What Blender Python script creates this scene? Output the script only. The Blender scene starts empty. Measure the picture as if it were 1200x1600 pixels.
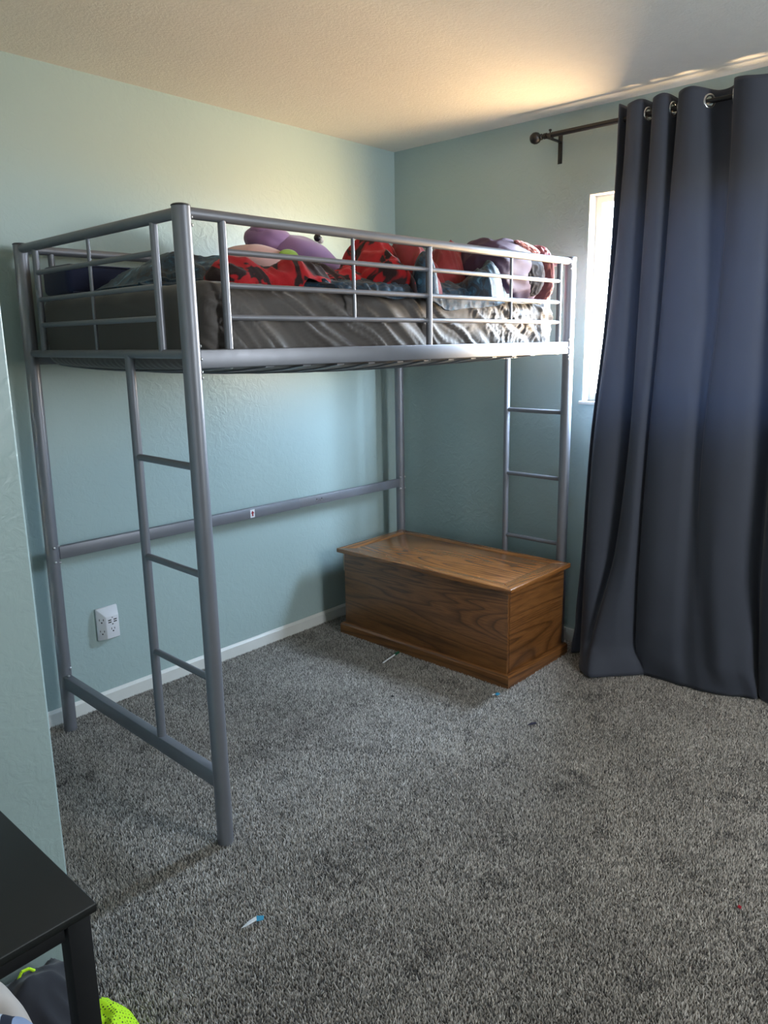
import bpy, bmesh, math, random
import numpy as np
from mathutils import Vector, Matrix, noise as mn
random.seed(7); rng = np.random.default_rng(7)
S = bpy.context.scene; COL = S.collection
PI = math.pi
ZC = 2.5196                                        # ceiling height

# ------------------------------------------------------------------ camera
cam = bpy.data.objects.new('camera', bpy.data.cameras.new('camera')); COL.objects.link(cam)
yaw, pitch, roll = .7303753, -.2082146, -.013935
fw = Vector((math.cos(yaw)*math.cos(pitch), math.sin(yaw)*math.cos(pitch), math.sin(pitch)))
rt0 = Vector((math.sin(yaw), -math.cos(yaw), 0)); up0 = rt0.cross(fw)
cr, sr = math.cos(roll), math.sin(roll)
rt = cr*rt0 + sr*up0; up = -sr*rt0 + cr*up0
cam.matrix_world = Matrix(((rt.x, up.x, -fw.x, -3.3207248), (rt.y, up.y, -fw.y, -2.9364448), (rt.z, up.z, -fw.z, 1.517485), (0, 0, 0, 1)))
cam.data.sensor_fit = 'VERTICAL'; cam.data.sensor_height = 36; cam.data.sensor_width = 27
cam.data.lens = 1186.343/1600*36; cam.data.shift_x = -15.402/1600; cam.data.shift_y = -17.147/1600
cam.data.clip_start = .02
S.camera = cam

# ------------------------------------------------------------------ world, lights, exposure
SKY = (.96, 1.28, 1.66); HORIZON = (1.3, 1.3, 1.2); GROUND = (.97, .67, .36); WORLD = 150.0
w = bpy.data.worlds.new('outdoors'); S.world = w; w.use_nodes = True
nt = w.node_tree; nt.nodes.clear()
tc = nt.nodes.new('ShaderNodeTexCoord'); sp = nt.nodes.new('ShaderNodeSeparateXYZ'); mr = nt.nodes.new('ShaderNodeMapRange')
cr_ = nt.nodes.new('ShaderNodeValToRGB'); bg = nt.nodes.new('ShaderNodeBackground'); wo = nt.nodes.new('ShaderNodeOutputWorld')
mr.inputs['From Min'].default_value = -1; mr.inputs['From Max'].default_value = 1
e = cr_.color_ramp.elements          # nadir: ground in the house's shade; towards the horizon sunlit ground; then hazy sky
stops = [(0, GROUND, .30), (.26, GROUND, .36), (.36, GROUND, 1.1), (.46, GROUND, 1.35), (.50, HORIZON, 1.0), (.58, SKY, 1.0), (1, SKY, .8)]
while len(e) < len(stops): e.new(.5)
for q, (p_, c_, k_) in zip(e, stops): q.position = p_; q.color = (*[v*k_ for v in c_], 1)
bg.inputs['Strength'].default_value = WORLD
nt.links.new(tc.outputs['Generated'], sp.inputs[0]); nt.links.new(sp.outputs['Z'], mr.inputs['Value'])
nt.links.new(mr.outputs['Result'], cr_.inputs['Fac']); nt.links.new(cr_.outputs['Color'], bg.inputs['Color']); nt.links.new(bg.outputs[0], wo.inputs[0])

def area(name, loc, direction, sx, sy, power, color, portal=False):
    l = bpy.data.lights.new(name, 'AREA'); l.shape = 'RECTANGLE'; l.size = sx; l.size_y = sy
    l.energy = power; l.color = color
    o = bpy.data.objects.new(name, l); COL.objects.link(o); o.location = loc
    o.rotation_euler = Vector(direction).to_track_quat('-Z', 'Y').to_euler()
    if portal: l.cycles.is_portal = True
    return o
# daylight enters by the window behind the curtain: portals guide the sampling, split at the curtain's edge
area('window_portal', (.095, -1.26, 1.69), (-1, 0, 0), .17, .93, 1, (1, 1, 1), True)
area('window_portal', (.095, -2.07, 1.69), (-1, 0, 0), 1.44, .93, 1, (1, 1, 1), True)
# the second window of the room, in the wall behind the camera
area('back_window_daylight', (-1.03, -4.27, 1.75), (0, 1, -.12), .62, 1.05, 46, (.88, .95, 1.0))
# unseen fill panel added left of the camera to lift the room
area('side_fill', (-4.55, -3.0, 1.1), (1, .15, 0), 0.8, 1.9, 8, (.93, .96, 1.0))
S.view_settings.view_transform = 'Standard'; S.view_settings.look = 'None'
S.view_settings.gamma = 1; S.view_settings.use_curve_mapping = False; S.view_settings.exposure = 0.3
S.cycles.use_denoising = True; S.cycles.max_bounces = 10; S.cycles.diffuse_bounces = 6; S.cycles.sample_clamp_indirect = 6

# ------------------------------------------------------------------ materials
def s2l(*c): return tuple(((x/255)/12.92 if x/255 <= .04045 else ((x/255+.055)/1.055)**2.4) for x in c)
class N:
    def __init__(s, name):
        s.m = bpy.data.materials.new(name); s.m.use_nodes = True; s.t = s.m.node_tree
        s.b = s.t.nodes['Principled BSDF']
    def n(s, typ, **k):
        x = s.t.nodes.new('ShaderNode'+typ)
        for a, v in k.items():
            if a in x.inputs: x.inputs[a].default_value = v
            else: setattr(x, a.replace(' ', '_'), v)
        return x
    def l(s, a, b): s.t.links.new(a, b)
    def coord(s, scale=(1, 1, 1), rot=(0, 0, 0)):
        c = s.n('TexCoord'); m = s.n('Mapping'); m.inputs['Scale'].default_value = scale; m.inputs['Rotation'].default_value = rot
        s.l(c.outputs['Object'], m.inputs[0]); return m.outputs[0]
    def noise(s, vec, scale, detail=3, rough=.5, dist=0):
        x = s.n('TexNoise', Scale=scale, Detail=detail, Roughness=rough, Distortion=dist); s.l(vec, x.inputs['Vector']); return x.outputs['Fac']
    def ramp(s, fac, stops):
        x = s.n('ValToRGB'); el = x.color_ramp.elements
        while len(el) < len(stops): el.new(.5)
        for q, (p, c) in zip(el, stops): q.position = p; q.color = (*c, 1) if len(c) == 3 else c
        s.l(fac, x.inputs['Fac']); return x.outputs['Color']
    def mix(s, fac, a, b, mode='MIX'):
        x = s.n('Mix', data_type='RGBA', blend_type=mode)
        for i, v in ((0, fac), (6, a), (7, b)):
            if isinstance(v, bpy.types.NodeSocket): s.l(v, x.inputs[i])
            else: x.inputs[i].default_value = v if i == 0 else (*v, 1)
        return x.outputs[2]
    def bump(s, h, strength, dist, prev=None):
        x = s.n('Bump', Strength=strength, Distance=dist); s.l(h, x.inputs['Height'])
        if prev is not None: s.l(prev, x.inputs['Normal'])
        return x.outputs[0]
    def fin(s, col=None, rough=.5, metal=0, normal=None, **k):
        if col is not None:
            if isinstance(col, bpy.types.NodeSocket): s.l(col, s.b.inputs['Base Color'])
            else: s.b.inputs['Base Color'].default_value = (*col, 1)
        if isinstance(rough, bpy.types.NodeSocket): s.l(rough, s.b.inputs['Roughness'])
        else: s.b.inputs['Roughness'].default_value = rough
        s.b.inputs['Metallic'].default_value = metal
        if normal is not None: s.l(normal, s.b.inputs['Normal'])
        for a, v in k.items(): s.b.inputs[a.replace('_', ' ')].default_value = v
        return s.m

def mat_wall():
    g = N('wall_paint'); v = g.coord()
    c = g.mix(g.noise(v, 1.7, 2), s2l(158, 178, 178), s2l(166, 184, 182))
    h1 = g.noise(v, 26, 3, .5, 1.2); h2 = g.noise(v, 110, 2)
    hh = g.ramp(h1, [(.42, (0, 0, 0)), (.62, (1, 1, 1))])
    n1 = g.bump(hh, .2, .003); n2 = g.bump(h2, .3, .0012, n1)
    return g.fin(c, .38, 0, n2)
def mat_ceiling():
    g = N('ceiling_paint'); v = g.coord()
    h = g.noise(v, 75, 4, .65); h2 = g.noise(v, 22, 2)
    return g.fin(g.mix(h2, s2l(228, 223, 214), s2l(236, 231, 222)), .85, 0, g.bump(h, .6, .004))
def mat_trim():
    g = N('white_trim_paint'); v = g.coord()
    return g.fin(g.mix(g.noise(v, 9, 4), s2l(205, 205, 200), s2l(222, 222, 218)), .4, 0, g.bump(g.noise(v, 40), .15, .002))
def mat_carpet():
    g = N('carpet_fibre'); v = g.coord()
    a = g.n('Attribute'); a.attribute_name = 'shade'
    lo = g.noise(v, 3.2, 3, .55)
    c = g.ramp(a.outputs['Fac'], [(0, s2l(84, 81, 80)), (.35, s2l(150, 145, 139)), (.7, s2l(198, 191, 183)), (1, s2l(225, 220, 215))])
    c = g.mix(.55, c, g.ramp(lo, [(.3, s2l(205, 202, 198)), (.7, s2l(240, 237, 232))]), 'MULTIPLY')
    return g.fin(c, .95, 0)
def mat_carpet_base():
    g = N('carpet_backing'); v = g.coord()
    return g.fin(g.ramp(g.noise(v, 170, 2), [(.35, s2l(50, 48, 48)), (.65, s2l(110, 107, 105))]), 1, 0, g.bump(g.noise(v, 170, 2), 1, .006))
def mat_metal(name='silver_powder_coat', col=(120, 121, 128), r=.42, m=.45):
    g = N(name); v = g.coord()
    c = g.mix(g.noise(v, 14, 3), s2l(*col), s2l(*[x+10 for x in col]))
    return g.fin(c, g.mix(g.noise(v, 30, 3), (r-.04,)*3, (r+.06,)*3), m, g.bump(g.noise(v, 600, 1), .08, .0005))
def mat_plain(name, col, r=.5, metal=0, bump=0, bs=60, **k):
    g = N(name); v = g.coord()
    d = [max(0, x-9) for x in col]
    return g.fin(g.mix(g.noise(v, 30, 3), s2l(*d), s2l(*col)), r, metal, g.bump(g.noise(v, bs, 3), bump, .003) if bump else None, **k)
def mat_wood(name, axis, seed=0., gloss=.34, lit_gain=1.0):
    """oak with cathedral grain running along the given axis"""
    g = N(name)
    sc = [1, 1, 1]; sc['xyz'.index(axis)] = .085
    c = g.n('TexCoord'); m = g.n('Mapping'); m.inputs['Location'].default_value = (seed, seed*1.7, seed*.6); m.inputs['Scale'].default_value = sc
    g.l(c.outputs['Object'], m.inputs[0]); v = m.outputs[0]
    big = g.noise(v, 4.2, 2, .45, .6)
    mu = g.n('Math', operation='MULTIPLY'); mu.inputs[1].default_value = 24; g.l(big, mu.inputs[0])
    fr = g.n('Math', operation='FRACT'); g.l(mu.outputs[0], fr.inputs[0])
    fine = [14.]*3
    m2 = g.n('Mapping'); s2 = [1, 1, 1]; s2['xyz'.index(axis)] = .035; m2.inputs['Scale'].default_value = s2; g.l(c.outputs['Object'], m2.inputs[0])
    pores = g.noise(m2.outputs[0], 330, 2, .6)
    ring = g.ramp(fr.outputs[0], [(0, s2l(84, 52, 27)), (.14, s2l(116, 74, 40)), (.5, s2l(142, 93, 51)), (.88, s2l(134, 86, 46)), (1, s2l(84, 52, 27))])
    col = g.mix(.6, ring, g.ramp(pores, [(.36, (.35, .3, .27)), (.56, (1, 1, 1))]), 'MULTIPLY')
    col = g.mix(g.noise(v, 1.3, 2), col, g.mix(.35, col, s2l(110, 66, 32)))
    col = g.mix(1.0, col, (lit_gain, lit_gain, lit_gain*.93), 'MULTIPLY')
    return g.fin(col, gloss, 0, g.bump(pores, .12, .0008), Coat_Weight=.25, Coat_Roughness=.25)
def mat_fabric(name, col, r=.85, weave=900, sheen=.2, trans=0):
    g = N(name); v = g.coord()
    c = g.mix(g.noise(v, 6, 3), s2l(*[max(0, x-6) for x in col]), s2l(*col))
    return g.fin(c, r, 0, g.bump(g.noise(v, weave, 2), .25, .0008), Sheen_Weight=sheen, Sheen_Roughness=.5)
def mat_curtain():
    m = mat_fabric('slate_blackout_fabric', (59, 62, 73), .78, 700, .12); t = m.node_tree
    tl = t.nodes.new('ShaderNodeBsdfTranslucent'); tl.inputs['Color'].default_value = (.6, .72, 1, 1); mx = t.nodes.new('ShaderNodeMixShader'); mx.inputs[0].default_value = .024
    t.links.new(t.nodes['Principled BSDF'].outputs[0], mx.inputs[1]); t.links.new(tl.outputs[0], mx.inputs[2]); t.links.new(mx.outputs[0], t.nodes['Material Output'].inputs[0]); return m
def mat_pattern(name, stops, scale, r=.8, dist=1.5, sheen=.4, mapscale=(1, 1, 1)):
    g = N(name); v = g.coord(mapscale)
    f = g.noise(v, scale, 3, .6, dist)
    cc = g.n('ValToRGB'); cc.color_ramp.interpolation = 'LINEAR'; el = cc.color_ramp.elements
    while len(el) < len(stops): el.new(.5)
    for q, (p, c) in zip(el, stops): q.position = p; q.color = (*s2l(*c), 1)
    g.l(f, cc.inputs['Fac'])
    return g.fin(cc.outputs['Color'], r, 0, g.bump(g.noise(v, 350, 2), .4, .0015), Sheen_Weight=sheen)

M = dict(wall=mat_wall(), ceiling=mat_ceiling(), trim=mat_trim(), carpet=mat_carpet(), carpet_base=mat_carpet_base(),
    metal=mat_metal(), cap=mat_plain('dark_plastic_cap', (40, 42, 46), .5), bolt=mat_metal('zinc_bolt', (185, 186, 190), .3, .9),
    hole=mat_plain('dark_hole', (14, 14, 16), .8), black=mat_plain('black_metal', (17, 16, 18), .45, .0),
    chrome=mat_metal('nickel_grommet', (205, 205, 205), .2, .95),
    white=mat_plain('white_plastic', (222, 222, 226), .35), plate=mat_plain('ivory_plastic', (225, 218, 200), .4),
    sheet=mat_fabric('dark_taupe_sheet', (70, 63, 59), .62, 1200, .25),
    curtain=mat_curtain(),
    navy=mat_fabric('navy_fabric', (8, 24, 62), .8), purple=mat_fabric('plum_satin', (64, 42, 68), .75, 500, .03),
    plumshade=mat_fabric('dark_plum_shade', (20, 13, 23), .9, 500, 0), salmon=mat_fabric('salmon_satin', (140, 84, 88), .7, 500, .05), lav=mat_fabric('lavender_plush', (138, 104, 142), .9, 300, .3),  # near-black plum stands for shade inside the pillowcase
    peach=mat_fabric('peach_plush', (190, 148, 140), .9, 300, .3), green=mat_fabric('lime_plush', (132, 158, 48), .9, 300, .5),
    red=mat_pattern('red_and_black_fleece', [(.0, (28, 10, 16)), (.50, (36, 12, 18)), (.53, (170, 16, 28)), (1, (205, 20, 34))], 7, .9, .8, .12),
    redcheck=mat_pattern('brick_red_cloth', [(.0, (96, 22, 30)), (.5, (136, 38, 44)), (1, (140, 52, 54))], 9, .8, .5, .15),
    teal=mat_pattern('teal_printed_cloth', [(.0, (8, 16, 28)), (.40, (10, 24, 40)), (.48, (16, 58, 80)), (.58, (14, 40, 62)), (.66, (30, 84, 110)), (.76, (110, 138, 160)), (1, (26, 60, 86))], 13, .6, 2.2, .08),
    desk=mat_plain('black_laminate', (17, 21, 20), .5), deskleg=mat_plain('black_tube', (11, 12, 16), .6),
    whitecloth=mat_fabric('white_cotton', (196, 186, 178)), blackcloth=mat_fabric('black_cotton', (24, 25, 34)),
    paper=mat_plain('white_paper', (230, 232, 235), .6), teal_scrap=mat_plain('teal_paper', (16, 130, 165), .5),
    dark_scrap=mat_plain('dark_purple_scrap', (32, 22, 48), .7), green_scrap=mat_plain('green_plastic', (24, 84, 60), .4), red_scrap=mat_plain('red_plastic', (150, 24, 40), .4),
    wood_y=mat_wood('oak_front', 'y', .3, .38), wood_x=mat_wood('oak_end', 'x', 2.1), wood_top_lit=mat_wood('oak_lid_lit', 'y', 5.2, .27, 1.3), wood_rail_lit=mat_wood('oak_frame_end_lit', 'x', 3.3, .27, 1.35),  # same oak, lid copies brightened to carry the light on top
    wood_base=mat_wood('oak_plinth', 'y', 1.2), wood_basex=mat_wood('oak_plinth_end', 'x', 7.1))
def mat_glass():
    g = N('window_glass'); t = g.t
    tr = t.nodes.new('ShaderNodeBsdfTransparent'); gl = t.nodes.new('ShaderNodeBsdfGlossy'); gl.inputs['Roughness'].default_value = .02
    mx = t.nodes.new('ShaderNodeMixShader'); lw = t.nodes.new('ShaderNodeLayerWeight'); lw.inputs['Blend'].default_value = .5
    po = g.n('Math', operation='POWER'); po.inputs[1].default_value = 5; g.l(lw.outputs['Facing'], po.inputs[0])
    ma = g.n('Math', operation='MULTIPLY_ADD'); ma.inputs[1].default_value = .9; ma.inputs[2].default_value = .03; g.l(po.outputs[0], ma.inputs[0])
    g.l(ma.outputs[0], mx.inputs[0]); g.l(tr.outputs[0], mx.inputs[1]); g.l(gl.outputs[0], mx.inputs[2])
    g.l(mx.outputs[0], t.nodes['Material Output'].inputs[0]); return g.m
M['glass'] = mat_glass()
def mat_stripe():
    g = N('blue_striped_cloth'); v = g.coord((1, 1, 1), (0, 0, .5)); s_ = g.n('SeparateXYZ'); g.l(v, s_.inputs[0])
    mu = g.n('Math', operation='MULTIPLY'); mu.inputs[1].default_value = 9.; g.l(s_.outputs[0], mu.inputs[0])
    fr = g.n('Math', operation='FRACT'); g.l(mu.outputs[0], fr.inputs[0])
    x = g.n('ValToRGB'); x.color_ramp.interpolation = 'CONSTANT'; el = x.color_ramp.elements
    st = [(0, (140, 155, 185)), (.25, (30, 52, 120)), (.45, (22, 26, 44)), (.65, (190, 195, 205)), (.72, (22, 26, 44)), (.8, (190, 195, 205)), (.86, (30, 34, 50))]
    while len(el) < len(st): el.new(.5)
    for q, (p, c) in zip(el, st): q.position = p; q.color = (*s2l(*c), 1)
    g.l(fr.outputs[0], x.inputs[0]); return g.fin(x.outputs[0], .9)
M['stripe'] = mat_stripe()
def mat_mesh():
    g = N('neon_mesh_cloth'); v = g.coord((1, 1, 1)); x = g.n('TexVoronoi', Scale=150.); x.inputs['Randomness'].default_value = .15; g.l(v, x.inputs['Vector'])
    c = g.ramp(x.outputs['Distance'], [(.22, s2l(50, 70, 10)), (.36, s2l(190, 240, 20))]); return g.fin(c, .8)
M['neonmesh'] = mat_mesh(); M['neon'] = mat_fabric('neon_cloth', (200, 248, 22))

# ------------------------------------------------------------------ mesh helpers
class MB:
    def __init__(s): s.v = []; s.f = []
    def add(s, vs, fs):
        k = len(s.v); s.v += [tuple(x) for x in vs]; s.f += [tuple(i+k for i in f) for f in fs]; return s
    def box(s, lo, hi, M4=None):
        x0, y0, z0 = lo; x1, y1, z1 = hi
        vs = [(x0,y0,z0),(x1,y0,z0),(x1,y1,z0),(x0,y1,z0),(x0,y0,z1),(x1,y0,z1),(x1,y1,z1),(x0,y1,z1)]
        if M4 is not None: vs = [tuple(M4 @ Vector(q)) for q in vs]
        return s.add(vs, [(3,2,1,0),(4,5,6,7),(0,1,5,4),(1,2,6,5),(2,3,7,6),(3,0,4,7)])
    def prism(s, poly, z0, z1):
        n = len(poly); vs = [(x, y, z0) for x, y in poly]+[(x, y, z1) for x, y in poly]
        return s.add(vs, [tuple(range(n))[::-1], tuple(range(n, 2*n))]+[(i, (i+1) % n, n+(i+1) % n, n+i) for i in range(n)])
    def tube(s, p, q, r, n=16, r2=None, caps=True):
        p, q = Vector(p), Vector(q); d = (q-p).normalized(); a = d.orthogonal().normalized(); b = d.cross(a); r2 = r if r2 is None else r2
        vs = [tuple(p+r*(math.cos(t)*a+math.sin(t)*b)) for t in [2*PI*i/n for i in range(n)]]+[tuple(q+r2*(math.cos(t)*a+math.sin(t)*b)) for t in [2*PI*i/n for i in range(n)]]
        fs = [(i, (i+1) % n, n+(i+1) % n, n+i) for i in range(n)]
        if caps: fs += [tuple(range(n))[::-1], tuple(range(n, 2*n))]
        return s.add(vs, fs)
    def bar(s, p, q, wd, ht):
        """rectangular bar from p to q, horizontal width wd and height ht"""
        p, q = Vector(p), Vector(q); d = (q-p).normalized(); a = d.cross(Vector((0, 0, 1))).normalized()*wd/2; b = a.cross(d).normalized()*ht/2
        vs = [tuple(x) for c in (p, q) for x in (c-a-b, c+a-b, c+a+b, c-a+b)]
        return s.add(vs, [(0,1,2,3),(7,6,5,4),(0,4,5,1),(1,5,6,2),(2,6,7,3),(3,7,4,0)])
    def lathe(s, c, axis, prof, n=24):
        c = Vector(c); d = Vector(axis).normalized(); a = d.orthogonal().normalized(); b = d.cross(a); k = len(prof)
        vs = [tuple(c+d*h+max(r, 1e-5)*(math.cos(t)*a+math.sin(t)*b)) for r, h in prof for t in [2*PI*i/n for i in range(n)]]
        fs = [(j*n+i, j*n+(i+1) % n, (j+1)*n+(i+1) % n, (j+1)*n+i) for j in range(k-1) for i in range(n)]
        fs += [tuple(range(n))[::-1], tuple(range((k-1)*n, k*n))]
        return s.add(vs, fs)
    def ball(s, c, r, nu=20, nv=12, rot=None):
        c = Vector(c); r = (r,)*3 if not hasattr(r, '__len__') else r; vs = []; fs = []
        for j in range(nv+1):
            th = PI*j/nv
            for i in range(nu):
                ph = 2*PI*i/nu; p = Vector((r[0]*math.sin(th)*math.cos(ph), r[1]*math.sin(th)*math.sin(ph), r[2]*math.cos(th)))
                if rot: p = rot @ p
                vs.append(tuple(c+p))
        for j in range(nv):
            for i in range(nu): fs.append((j*nu+i, (j+1)*nu+i, (j+1)*nu+(i+1) % nu, j*nu+(i+1) % nu))
        return s.add(vs, fs)
    def build(s, name, mat, parent=None, smooth=None, bevel=0, seg=2):
        me = bpy.data.meshes.new(name); me.from_pydata(s.v, [], s.f)
        bm = bmesh.new(); bm.from_mesh(me); bmesh.ops.remove_doubles(bm, verts=bm.verts, dist=1e-6); bmesh.ops.dissolve_degenerate(bm, edges=bm.edges, dist=1e-7)
        bmesh.ops.recalc_face_normals(bm, faces=bm.faces)
        if bevel:
            ed = [x for x in bm.edges if len(x.link_faces) == 2 and x.calc_face_angle(0) > .6]
            bmesh.ops.bevel(bm, geom=ed, offset=bevel, segments=seg, affect='EDGES', profile=.5)
        bm.to_mesh(me); bm.free()
        me.materials.append(M[mat])
        o = bpy.data.objects.new(name, me); COL.objects.link(o)
        if smooth or (smooth is None and len(s.f) > 6 or bevel):
            me.shade_smooth(); me.set_sharp_from_angle(angle=math.radians(50))
        if parent: attach(o, parent)
        return o
def attach(o, parent):
    o.parent = parent
    m = Matrix.Identity(4); p = parent
    while p: m = m @ Matrix.Identity(4); p = p.parent
    # every mesh is written in world coordinates: undo the chain of parent offsets
    base = Vector((0, 0, 0)); p = parent
    while p: base += p.location; p = p.parent
    o.location = -base
def tag(o, label, cat=None, group=None, kind=None):
    o['label'] = label
    if cat: o['category'] = cat
    if group: o['group'] = group
    if kind: o['kind'] = kind
    return o
def thing(name, label, cat, loc, group=None):
    o = bpy.data.objects.new(name, None); COL.objects.link(o); o.location = loc; o.empty_display_size = .1
    return tag(o, label, cat, group)
def struct(o): o['kind'] = 'structure'; return o
def fbm(x, y, z=0., oct=3): return mn.fractal(Vector((x, y, z)), 1.0, 2.0, oct)
def smoothstep(a, b, x): t = max(0, min(1, (x-a)/(b-a))); return t*t*(3-2*t)

# ------------------------------------------------------------------ room shell
WY0, WY1, WZ0, WZ1 = -2.80, -1.177, 1.2235, 2.155        # window opening in wall_right
struct(MB().box((-4.7, -4.4, -.06), (.10, .14, 0)).build('floor', 'carpet_base'))
struct(MB().box((-4.7, -4.4, ZC), (.10, .14, ZC+.08)).build('ceiling', 'ceiling'))
struct(MB().box((-2.72, 0, 0), (.10, .14, ZC)).build('wall_back', 'wall'))
b = MB(); b.box((0, WY1, 0), (.10, 0, ZC)); b.box((0, -4.3, 0), (.10, WY0, ZC)); b.box((0, WY0, 0), (.10, WY1, WZ0)); b.box((0, WY0, WZ1), (.10, WY1, ZC))
struct(b.build('wall_right', 'wall', smooth=False))
# near wall with the outside corner at the left of the picture; its return side closes the bed's alcove
b = MB(); b.prism([(-2.708, -1.4), (-2.708, -.002), (-2.83, -.002), (-2.83, -1.28), (-4.7, -1.28), (-4.7, -1.4)], 0, ZC)
struct(b.build('wall_left', 'wall', bevel=.006))
b = MB(); x0, x1, z0, z1 = -1.36, -.70, 1.2, 2.3
b.box((-4.7, -4.4, 0), (x0, -4.3, ZC)); b.box((x1, -4.4, 0), (.10, -4.3, ZC)); b.box((x0, -4.4, 0), (x1, -4.3, z0)); b.box((x0, -4.4, z1), (x1, -4.3, ZC))
struct(b.build('wall_front', 'wall', smooth=False))
struct(MB().box((-4.7, -4.3, 0), (-4.6, -1.4, ZC)).build('wall_far_left', 'wall'))
def window(n, axis, a0, a1, z0, z1, d, inside):
    """frame, sash bars and pane set in an opening; axis is the plane's normal"""
    def bx(m, lo, hi, p0, p1):
        if axis == 'x': m.box((p0, lo[0], lo[1]), (p1, hi[0], hi[1]))
        else: m.box((lo[0], p0, lo[1]), (hi[0], p1, hi[1]))
    f = MB(); t = .035
    bx(f, (a0, z0), (a0+t, z1), d, d+.03); bx(f, (a1-t, z0), (a1, z1), d, d+.03); bx(f, (a0+t, z0), (a1-t, z0+t), d, d+.03); bx(f, (a0+t, z1-t), (a1-t, z1), d, d+.03)
    mid = (a0+a1)/2; bx(f, (mid-.02, z0+t), (mid+.02, z1-t), d, d+.03)
    o = struct(f.build('window_%d' % n, 'trim'))
    for k, (p, q) in enumerate(((a0+t, mid-.02), (mid+.02, a1-t))):
        g = MB(); bx(g, (p, z0+t), (q, z1-t), d+.012, d+.016); g.build('pane', 'glass', o)
    return o
w1 = window(1, 'x', WY0, WY1, WZ0, WZ1, .06, -1)
# white painted reveal lining and a small sill board
b = MB(); b.box((.001, WY1-.004, WZ0), (.06, WY1, WZ1)); b.box((.001, WY0, WZ0), (.06, WY0+.004, WZ1)); b.box((.001, WY0, WZ1-.004), (.06, WY1, WZ1)); b.build('reveal', 'trim', w1)
MB().box((-.014, WY0-.01, WZ0-.016), (.06, WY1+.012, WZ0)).build('sill', 'trim', w1, bevel=.003)
w2 = window(2, 'y', -1.36, -.70, 1.2, 2.3, -4.36, 1)
MB().box((-1.359, -4.398, 1.201), (-.701, -4.385, 2.299)).build('daylight_blocker', 'trim', w2)  # unseen board added to keep outdoor light out of this opening
BH = .0685
struct(MB().add([(-2.708,0,0),(0,0,0),(0,-.012,0),(-2.708,-.012,0),(-2.708,0,BH),(0,0,BH),(0,-.004,BH),(-2.708,-.004,BH),(0,-.012,BH-.012),(-2.708,-.012,BH-.012)],
    [(0,1,2,3),(3,2,8,9),(9,8,6,7),(7,6,5,4),(0,4,5,1),(1,5,6,8,2),(0,3,9,7,4)]).build('baseboard_back', 'trim', smooth=False))
struct(MB().box((-.012, -4.3, 0), (0, -.012, BH)).build('baseboard_right', 'trim', bevel=.003))
struct(MB().box((-4.6, -1.412, 0), (-2.708, -1.4, BH)).build('baseboard_left', 'trim', bevel=.003))

# ------------------------------------------------------------------ carpet pile: real tufts, one mesh
def vnoise(x, y, seed):
    r = np.random.default_rng(seed).random((256, 256)); xi = np.floor(x).astype(int); yi = np.floor(y).astype(int)
    fx = x-xi; fy = y-yi; fx = fx*fx*(3-2*fx); fy = fy*fy*(3-2*fy); xi %= 255; yi %= 255
    return (r[xi, yi]*(1-fx)+r[xi+1, yi]*fx)*(1-fy)+(r[xi, yi+1]*(1-fx)+r[xi+1, yi+1]*fx)*fy
def carpet():
    st = .0047
    gx, gy = np.meshgrid(np.arange(-2.95, -.013, st), np.arange(-3.0, -.013, st), indexing='ij'); gx = gx.ravel(); gy = gy.ravel()
    keep = ~((gx < -2.70) & (gy > -1.415)); gx = gx[keep]; gy = gy[keep]; n = len(gx)
    gx = gx+rng.uniform(-.45, .45, n)*st; gy = gy+rng.uniform(-.45, .45, n)*st
    big = vnoise(gx*4+40, gy*4+40, 1)*.35+vnoise(gx*11+60, gy*11+60, 2)*.35+vnoise(gx*27+90, gy*27+90, 5)*.3
    dent = np.clip((vnoise(gx*9+70, gy*9+70, 8)-.70)*5, 0, 1)*np.clip((vnoise(gx*22+90, gy*22+90, 9)-.35)*4, 0, 1)
    lean = 2*PI*vnoise(gx*3.1+30, gy*3.1+30, 3)*1.5+rng.normal(0, 2.2, n)
    tilt = (.25+.75*rng.random(n))*.0055
    h = (1-.2*dent)*.008+.0035*rng.random(n)+.002*big
    ph = rng.uniform(0, 2*PI, n); r = st*rng.uniform(.55, .85, n)
    V = np.zeros((n, 4, 3))
    for k in range(3):
        V[:, k, 0] = gx+r*np.cos(ph+k*2*PI/3); V[:, k, 1] = gy+r*np.sin(ph+k*2*PI/3)
    V[:, 3, 0] = gx+tilt*np.cos(lean); V[:, 3, 1] = gy+tilt*np.sin(lean); V[:, 3, 2] = h
    me = bpy.data.meshes.new('carpet_pile'); me.vertices.add(n*4); me.vertices.foreach_set('co', V.ravel())
    b = np.arange(n)*4; F = np.stack([b, b+1, b+3, b+1, b+2, b+3, b+2, b, b+3], 1).ravel()
    me.loops.add(n*9); me.loops.foreach_set('vertex_index', F); me.polygons.add(n*3); me.polygons.foreach_set('loop_start', np.arange(n*3)*3)
    me.update(calc_edges=True)
    at = me.attributes.new('shade', 'FLOAT', 'POINT')
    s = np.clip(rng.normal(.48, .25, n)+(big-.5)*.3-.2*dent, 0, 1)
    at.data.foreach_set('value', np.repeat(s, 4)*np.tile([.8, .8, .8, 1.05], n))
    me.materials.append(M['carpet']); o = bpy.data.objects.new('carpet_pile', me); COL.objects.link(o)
    tag(o, 'heathered grey cut pile covering the whole bedroom floor', 'carpet', kind='stuff')
carpet()

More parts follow.
